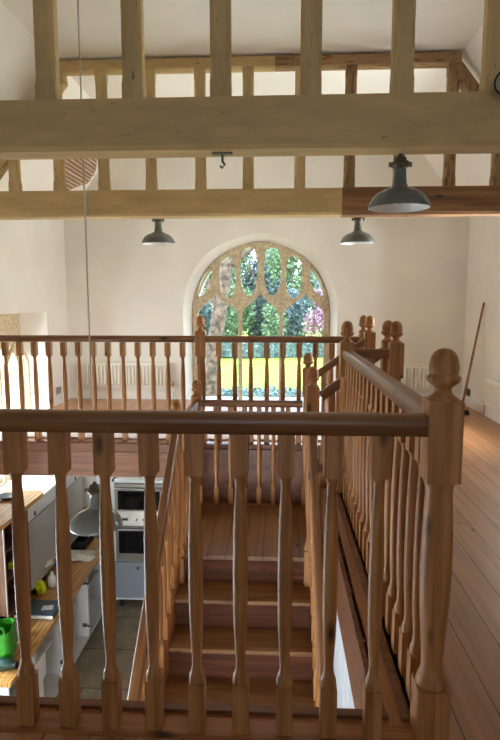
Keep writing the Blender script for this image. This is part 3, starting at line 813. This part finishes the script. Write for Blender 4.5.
# oven tower
ot = thing('oven_tower', 'white housing with two steel ovens against the far kitchen wall', 'oven', (-1.995, 6.40, ZK))
W = .66
mb = MB(); mb.box(0, .03, 0, .62, .1, 1.63); mb.box(W-.03, W, 0, .62, .1, 1.63); mb.box(0, W, 0, .62, 1.60, 1.63); mb.box(.03, W-.03, .02, .62, .1, 1.60); mb.build('housing', M['cabw'], ot)
for x in (.06, W-.06): MB().lathe([(.02, 0), (.02, .1)], x, .06, 10).build('foot', M['black'], ot)
MB().cbox(.0, W, -.012, .0, .14, .60, .003).build('cabinet_door', M['greydoor'], ot)
MB().lathe([(.008, 0), (.014, .004), (.016, .03)], n=12).build('door_knob', M['chrome'], ot, (.30, -.012, .54), (R(90), 0, 0))
lo = MB().cbox(.035, W-.035, -.02, .02, .62, 1.06, .004).build('lower_oven', M['steel'], ot)
MB().box(.075, W-.075, -.026, -.0205, .72, 1.0).build('oven_glass', M['darkglass'], lo)
h_ = MB(); h_.tube([(.07, -.02, 1.03), (.07, -.055, 1.03)], .008); h_.tube([(W-.07, -.02, 1.03), (W-.07, -.055, 1.03)], .008); h_.tube([(.05, -.055, 1.03), (W-.05, -.055, 1.03)], .011); h_.build('door_handle', M['chrome'], lo)
cp = MB().prism([(-.03, 1.07), (.02, 1.07), (.02, 1.24), (.0, 1.24)], .035, W-.035, 'X').build('control_panel', M['steel'], ot)
MB().box(.12, .19, -.024, -.0155, 1.13, 1.16).build('display', M['black'], cp)
for i in range(4): MB().lathe([(.014, 0), (.014, .02), (.011, .024)], n=14).build('dial', M['chrome'], cp, (.30+i*.08, -.018, 1.145), (R(84), 0, 0))
uo = MB().cbox(.035, W-.035, -.02, .02, 1.25, 1.585, .004).build('upper_oven', M['steel'], ot)
MB().box(.075, W-.075, -.026, -.0205, 1.27, 1.50).build('oven_glass', M['darkglass'], uo)
h_ = MB(); h_.tube([(.05, -.055, 1.535), (W-.05, -.055, 1.535)], .011); h_.tube([(.07, -.02, 1.535), (.07, -.055, 1.535)], .008); h_.tube([(W-.07, -.02, 1.535), (W-.07, -.055, 1.535)], .008); h_.build('door_handle', M['chrome'], uo)

# things on the worktop
ZW = -1.5995
tr = MB(); tr.prism([(-.19, -.15), (.19, -.15), (.19, .15), (-.19, .15)], 0, .012, 'Z')
for a in ((-.20, .20, -.16, -.15), (-.20, .20, .15, .16), (-.20, -.19, -.15, .15), (.19, .20, -.15, .15)): tr.box(*a, 0, .10)
tag(tr.build('roasting_tin', M['black'], loc=(-2.42, 6.20, ZW+.0)), 'black rectangular tin beneath the low lamp on the worktop', 'tin')
def crumple(name, w, d, h, loc, mat, seed, flat=.3):
    rnd = random.Random(seed); mb = MB(); nn = 16; vs = []; fs = []
    ph = [(rnd.uniform(3, 9), rnd.uniform(3, 9), rnd.uniform(0, 6)) for _ in range(6)]
    for i in range(nn+1):
        for j in range(nn+1):
            x, y = i/nn-.5, j/nn-.5; r = math.hypot(x, y)*2
            z = sum(sin(a*x*2.2+b*y*2.2+c) for a, b, c in ph)/6*.5+.5
            z = max(.02, z)*(1-min(1, r/1.25)**2)
            k = 1+.12*sin(5*math.atan2(y, x)+seed)
            vs.append((x*w*k, y*d*k, z*h+.003))
    for i in range(nn):
        for j in range(nn): a = i*(nn+1)+j; fs.append((a, a+nn+1, a+nn+2, a+1))
    mb.add(vs, fs, True); o = mb.build(name, mat, loc=loc); s = o.modifiers.new('s', 'SOLIDIFY'); s.thickness = .004; s.offset = 1
    return o
tag(crumple('tea_towel', .42, .26, .09, (-2.27, 5.88, ZW), M['cloth'], 3), 'crumpled cream tea towel in front of the black tin', 'towel')
bn = thing('bucket', 'black bucket with a white cloth draped over it on the worktop', 'bucket', (-2.46, 5.36, ZW))
MB().lathe([(.075, 0), (.095, .16), (.10, .165), (.10, .175), (.088, .175), (.07, .01), (.001, .008)], n=24).build('body', M['black'], bn)
cl = crumple('draped_cloth', .30, .26, .07, (-2.47, 5.37, ZW+.176), M['cloth'], 9); tag(cl, 'white cloth draped over the black bucket', 'cloth')
tag(crumple('plastic_packet', .20, .16, .05, (-2.50, 5.72, ZW), M['blue'], 5), 'bright blue plastic packet behind the bucket', 'packet')
bt_ = thing('bottle', 'white plastic bottle standing on the worktop', 'bottle', (-2.265, 5.22, ZW))
MB().lathe([(.04, 0), (.042, .01), (.042, .09), (.03, .115), (.014, .125), (.014, .135)], n=20).build('body', M['enamelw'], bt_)
MB().lathe([(.017, .135), (.017, .155), (.010, .158)], n=14).build('cap', M['enamelw'], bt_)
tp = thing('tape_reel', 'yellow-green tape reel on the worktop beside the folder', 'tape reel', (-2.32, 5.06, ZW))
mb = MB(); mb.loft([[(.02+(.0), 0, 0)]*3]*2, cap=False) if False else None
rg = MB(); rings = []
for i in range(24):
    a = 2*pi*i/24; c = Vector((0, .065*cos(a), .075+.065*sin(a)))
for (r0, r1) in ((.022, .07),):
    vs = []; n_ = 24
    for i in range(n_):
        a = 2*pi*i/n_
        for r, x in ((r0, -.022), (r1, -.022), (r1, .022), (r0, .022)): vs.append((x, r*cos(a), .071+r*sin(a)))
    fs = []
    for i in range(n_):
        k = (i+1) % n_
        for j in range(4): fs.append((i*4+j, k*4+j, k*4+(j+1) % 4, i*4+(j+1) % 4))
    rg.add(vs, fs)
rg.build('reel', M['yellow'], tp, rot=(0, 0, R(55)))
MB().cbox(-.12, -.03, -.02, .04, 0, .05, .006).build('casing', M['black'], tp)
fo = thing('folder', 'slate blue folder lying at the front of the worktop', 'folder', (-2.19, 4.76, ZW))
MB().cbox(-.19, .17, -.13, .13, 0, .045, .005).build('cover', M['slate'], fo)
MB().box(.02, .12, -.06, .02, .0452, .0462).build('paper_label', M['enamelw'], fo, rot=(0, 0, .2))
MB().box(-.185, .171, -.1315, -.1302, .008, .037).build('pages', M['trimw'], fo)
gb = thing('shopping_bag', 'green shopping bag standing at the left edge of the worktop', 'bag', (-2.20, 4.10, ZW), None, .25)
mb = MB()
def rr(w, d, z, k): return [(w*cos(2*pi*j/20)*(1+.0*k)/max(abs(cos(2*pi*j/20)), abs(sin(2*pi*j/20)))**.8, d*sin(2*pi*j/20)/max(abs(cos(2*pi*j/20)), abs(sin(2*pi*j/20)))**.8 + .008*sin(j*3+k), z) for j in range(20)]
mb.loft([rr(.075, .12, 0, 0), rr(.085, .13, .05, 1), rr(.08, .13, .16, 2), rr(.07, .12, .26, 3)], True, cap=False); mb.add(rr(.075, .12, .001, 0), [tuple(range(20))])
mb.build('body', M['green'], gb)
mb = MB(); mb.tube([(-.04, -.12, .25), (-.03, -.13, .32), (.03, -.13, .32), (.04, -.12, .25)], .007); mb.build('strap', M['green'], gb)
def mug(x, y, label, m1):
    t = thing('mug', label, 'mug', (x, y, ZW), 'mugs by the green bag')
    MB().lathe([(.036, 0), (.04, .01), (.04, .09), (.036, .09), (.034, .012), (.001, .01)], n=20).build('body', m1, t)
    MB().tube([(.038, 0, .075), (.062, 0, .07), (.066, 0, .045), (.056, 0, .025), (.038, 0, .02)], .006).build('handle', m1, t)
mug(-2.20, 4.34, 'grey metal mug behind the green bag', M['steel'])
mug(-2.25, 4.50, 'black mug near the folder', M['black'])
pt_ = thing('power_tool', 'dark green power tool at the near end of the worktop', 'tool', (-2.10, 3.93, ZW))
a = MB(); a.tube([(-.09, 0, .05), (-.06, 0, .055), (.02, 0, .055), (.06, .0, .05)], [.03, .045, .042, .025], n=14); a.build('body', M['dkgreen'], pt_)
a = MB(); a.tube([(.06, 0, .05), (.085, 0, .05)], .03, n=14); a.build('chuck', M['black'], pt_)
MB().cbox(-.07, -.03, -.02, .02, 0.0, .05, .006).build('battery', M['black'], pt_)
# coil of white flex on shelf
t = MB(); pts = []
for i in range(61):
    a = 2*pi*i/20; r = .05+.006*(i/20); pts.append((r*cos(a), .012*i/20, .062+r*sin(a)))
t.tube(pts, .006, 6)
tag(t.build('flex_coil', M['enamelw'], loc=(-2.28, 4.62, ZK+.526)), 'coil of white flex on the open cabinet shelf', 'coil')

# ------------------------------------------------------------------ garden
ZG = -2.4
g = MB(); nx = 40; ny = 30; vs = []; fs = []
for i in range(nx+1):
    for j in range(ny+1):
        x = -45+90*i/nx; y = 7.7+130*j/ny
        vs.append((x, y, ZG-.06+.05*sin(x*.4)+.05*cos(y*.5)))
for i in range(nx):
    for j in range(ny): a = i*(ny+1)+j; fs.append((a, a+ny+1, a+ny+2, a+1))
g.add(vs, fs, True); g.box(XR+.42, 45, -20, 7.7, ZG-.2, ZG-.06)
yd = MB().box(-45, XL-.52, -20, 7.7, ZG-.2, ZG-.06).build('paved_yard', M['gravel']); yd['kind'] = 'structure'
o = g.build('lawn_ground', M['grass']); o['kind'] = 'structure'
def leaves(mb, cx, cy, cz, rx, ry, rz, n, s, rnd, box=False):
    for _ in range(n):
        if box: p = Vector((rnd.uniform(-rx, rx), rnd.uniform(-ry, ry), rnd.uniform(-rz, rz)))
        else:
            p = Vector((rnd.gauss(0, 1), rnd.gauss(0, 1), rnd.gauss(0, 1))).normalized()*(rnd.random()**.4); p = Vector((p.x*rx, p.y*ry, p.z*rz))
        c = Vector((cx, cy, cz))+p; u = Vector((rnd.uniform(-1, 1), rnd.uniform(-1, 1), rnd.uniform(-1, 1))).normalized(); v = u.cross(Vector((rnd.uniform(-1, 1), rnd.uniform(-1, 1), rnd.uniform(-1, 1)))).normalized()
        u *= s*rnd.uniform(.7, 1.3); v *= s*rnd.uniform(.5, 1)
        mb.add([c-u, c+v*.6, c+u, c-v*.6], [(0, 1, 2, 3)])
def hedge(label, x0, x1, y, w, h, mat, seed, s=.09, n=9000):
    t = thing('hedge', label, 'hedge', ((x0+x1)/2, y, ZG)); rnd = random.Random(seed)
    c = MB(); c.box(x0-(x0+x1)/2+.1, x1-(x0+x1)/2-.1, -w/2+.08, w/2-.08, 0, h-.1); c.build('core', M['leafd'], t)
    m_ = MB(); leaves(m_, 0, 0, h/2, (x1-x0)/2, w/2, h/2, n, s, rnd, True); m_.build('foliage', mat, t)
hedge('clipped low hedge close outside the arched window', -3.6, 3.4, 15.0, 1.0, 1.28, M['leafb'], 1, .07)
hedge('blue-green hedge at the back of the lawn', -9, 9, 37, 1.2, 1.25, M['leafb'], 2, .14)
def tree(label, x, y, h, r, mat, seed, trunk=.18, n=2600, s=.22, lean=0, name='tree', crown=.62):
    t = thing(name, label, 'tree', (x, y, ZG), 'trees and bushes beyond the lawn'); rnd = random.Random(seed)
    m_ = MB(); m_.tube([(0, 0, -.05), (lean*.3, 0, h*.35), (lean, 0, h*.7)], [trunk, trunk*.8, trunk*.4], 8)
    for k in range(7):
        a = rnd.uniform(0, 2*pi); z = h*rnd.uniform(.3, .6); m_.tube([(lean*.5, 0, z), (lean+r*.7*cos(a), r*.7*sin(a), z+h*.28)], [trunk*.35, .02], 5)
    m_.build('trunk', M['bark'], t)
    m_ = MB()
    for k in range(8):
        a = rnd.uniform(0, 2*pi); q = rnd.uniform(.1, .62)*r
        leaves(m_, lean+q*cos(a), q*sin(a), h*crown+rnd.uniform(-.25, .3)*h, r*.5, r*.5, h*.2, n//8, s, rnd)
    m_.build('foliage', mat, t); return t
tree('grey-green tree left behind the lawn', -8.6, 45, 8.5, 2.6, M['leafb'], 11)
tree('dark evergreen tree behind the middle of the lawn', -2.2, 52.8, 8.6, 2.5, M['leafd'], 12)
tree('fresh green tree in the centre behind the lawn', -4.6, 46, 9.0, 2.3, M['leafg'], 13)
tree('pale green tree right of centre behind the lawn', 1.0, 46, 9.2, 2.6, M['leafg'], 14)
tree('tall bare-branched tree at the right behind the lawn', 5.4, 51, 9.5, 2.8, M['leafb'], 15, n=1500)
tree('pink blossoming bush at the right of the lawn', 3.1, 40, 5.4, 1.6, M['blossom'], 16, trunk=.09, n=2200, s=.15, name='bush', crown=.60)
tree('green bush under the pink blossom', -.4, 40, 3.8, 1.3, M['leafg'], 17, trunk=.07, n=1800, s=.15, name='bush', crown=.6)
tree('dark bush at the left of the lawn', -5.6, 40, 4.2, 1.6, M['leafd'], 18, trunk=.07, n=1800, s=.15, name='bush', crown=.6)
for k, (x, y, lb) in enumerate(((-6.6, 43.5, 'full leafy shrub at the left end behind the back hedge'), (-3.5, 42.5, 'full leafy shrub just left of the lawn centre behind the back hedge'), (-1.7, 48.5, 'full dark shrub behind the middle of the back hedge'), (.9, 43.4, 'full leafy shrub beside the pink blossom'), (4.9, 43.5, 'full leafy shrub right of the pink blossom'))):
    tree(lb, x, y, 5.6, 1.7, [M['leafb'], M['leafg'], M['leafd']][k % 3], 50+k, trunk=.07, n=3200, s=.17, name='shrub', crown=.42)
for k, (x, lb) in enumerate(((-17, 'hazy distant tree furthest left beyond the lawn'), (-11.5, 'hazy distant tree behind the grey-green tree'), (-6.5, 'hazy distant tree above the house'), (-1.0, 'hazy distant tree in the middle beyond the lawn'), (4.0, 'hazy distant tree behind the pale green tree'), (9.5, 'hazy distant tree at the far right beyond the lawn'))):
    tree(lb, x, 66+3*(k % 2), 12.5, 2.9, M['leafb'], 30+k, n=3000, s=.30, crown=.55)
lt_ = thing('leaning_tree', 'pale leaning tree trunk close outside the left side of the arched window', 'tree', (-1.75, 13.6, ZG))
m_ = MB(); m_.tube([(0, 0, -.05), (.06, 0, 1.2), (.16, 0, 2.6), (.36, 0, 3.8), (.50, 0, 4.6), (.9, .1, 6.2)], [.24, .20, .185, .17, .15, .08], 12)
m_.tube([(.30, 0, 3.4), (-.1, 0, 4.4), (-.6, .1, 5.6)], [.10, .07, .03], 8); m_.tube([(.45, 0, 4.4), (1.2, 0, 5.0), (2.0, .2, 5.6)], [.08, .05, .02], 8)
m_.build('trunk', M['bark'], lt_)
rnd = random.Random(4); m_ = MB()
for k in range(40):
    x = rnd.uniform(-.8, 3.0); z = rnd.uniform(3.8, 6.0); m_.tube([(x, rnd.uniform(-.5, .5), z+.6), (x+rnd.uniform(-.3, .3), 0, z), (x+rnd.uniform(-.5, .5), 0, z-.5)], [.012, .008, .004], 4)
m_.build('twigs', M['bark'], lt_)
gw = thing('garden_wall', 'pale rendered garden wall outside the left window', 'wall', (-6.2, 12, ZG-.1))
MB().box(-.2, .2, -8, 9, 0, 3.9).build('wall_face', M['render'], gw); MB().box(-.26, .26, -8.05, 9.05, 3.9, 4.0).build('coping', M['gravel'], gw)
# house beyond
hs_ = thing('house', 'pale house with a tiled gable roof beyond the garden on the left', 'house', (-8.8, 55.5, ZG))
MB().box(-3.2, 3.2, 0, 6, 0, 3.6).build('wall', M['render'], hs_)
MB().prism([(-3.5, 3.5), (0, 6.2), (3.5, 3.5)], -.2, 6.2, 'Y').build('roof', M['slate_roof'], hs_)
for x in (-1.6, 1.4): MB().box(x-.5, x+.5, -.02, .05, 1.2, 2.5).build('window', M['darkglass'], hs_)
pa = MB(); pa.add([(.75, 19.5, .05), (1.25, 19.5, .05), (4.2, 28, .05), (3.3, 28, .05), (.75, 19.5, -.1), (1.25, 19.5, -.1), (4.2, 28, -.1), (3.3, 28, -.1)], [(0,1,2,3), (7,6,5,4), (0,4,5,1), (1,5,6,2), (2,6,7,3), (3,7,4,0)])
o = pa.build('path', M['gravel'], loc=(0, 0, ZG+.03)); o['kind'] = 'structure'

# ------------------------------------------------------------------ light
w = bpy.data.worlds.new('World'); S.world = w; w.use_nodes = True
nt = w.node_tree; bg = nt.nodes['Background']
tc = N(nt, 'ShaderNodeTexCoord'); sx = N(nt, 'ShaderNodeSeparateXYZ'); nt.links.new(tc.outputs['Generated'], sx.inputs[0])
rp = ramp(nt, [(0.0, (.80, .90, 1.0, 1)), (.35, (.62, .78, 1.0, 1))], sx.outputs['Z'])
nt.links.new(rp, bg.inputs['Color']); bg.inputs['Strength'].default_value = 7.6
sun = bpy.data.lights.new('sun', 'SUN'); sun.energy = 2.0; sun.angle = R(1); sun.color = (1, .95, .85)
so_ = bpy.data.objects.new('sun', sun); COL.objects.link(so_); so_.rotation_euler = (R(52), 0, 0)
def area(name, loc, rot, sx_, sy_, e, col=(1, .97, .93)):
    l = bpy.data.lights.new(name, 'AREA'); l.shape = 'RECTANGLE'; l.size = sx_; l.size_y = sy_; l.energy = e; l.color = col
    o = bpy.data.objects.new(name, l); COL.objects.link(o); o.location = loc; o.rotation_euler = rot
    return o
# lamps behind the glass: daylight at window_2, added fill at the unseen windows
area('fill_light_3', (XL-.42, 3.3, -.97), (0, R(-90), 0), .9, 1.55, 85, (.96, .98, 1))
area('fill_light_4', (XR+.36, 5.21, 1.07), (0, R(90), 0), 1.7, .55, 140)
area('daylight_window_2', (XL-.47, 5.7, .2), (0, R(-90), 0), 1.75, 1.3, 75)
area('fill_light_6', (-1.1, YB-.27, -1.25), (R(90), 0, 0), 2.7, 1.45, 190, (1, .98, .95))

# ------------------------------------------------------------------ camera
cam = bpy.data.cameras.new('camera'); co = bpy.data.objects.new('camera', cam); COL.objects.link(co)
co.location = (0, 0, 1.25); co.rotation_euler = (R(83), 0, R(3))
cam.sensor_fit = 'VERTICAL'; cam.sensor_height = 24; cam.lens = 24*560/740; cam.clip_start = .05; cam.clip_end = 300
S.camera = co
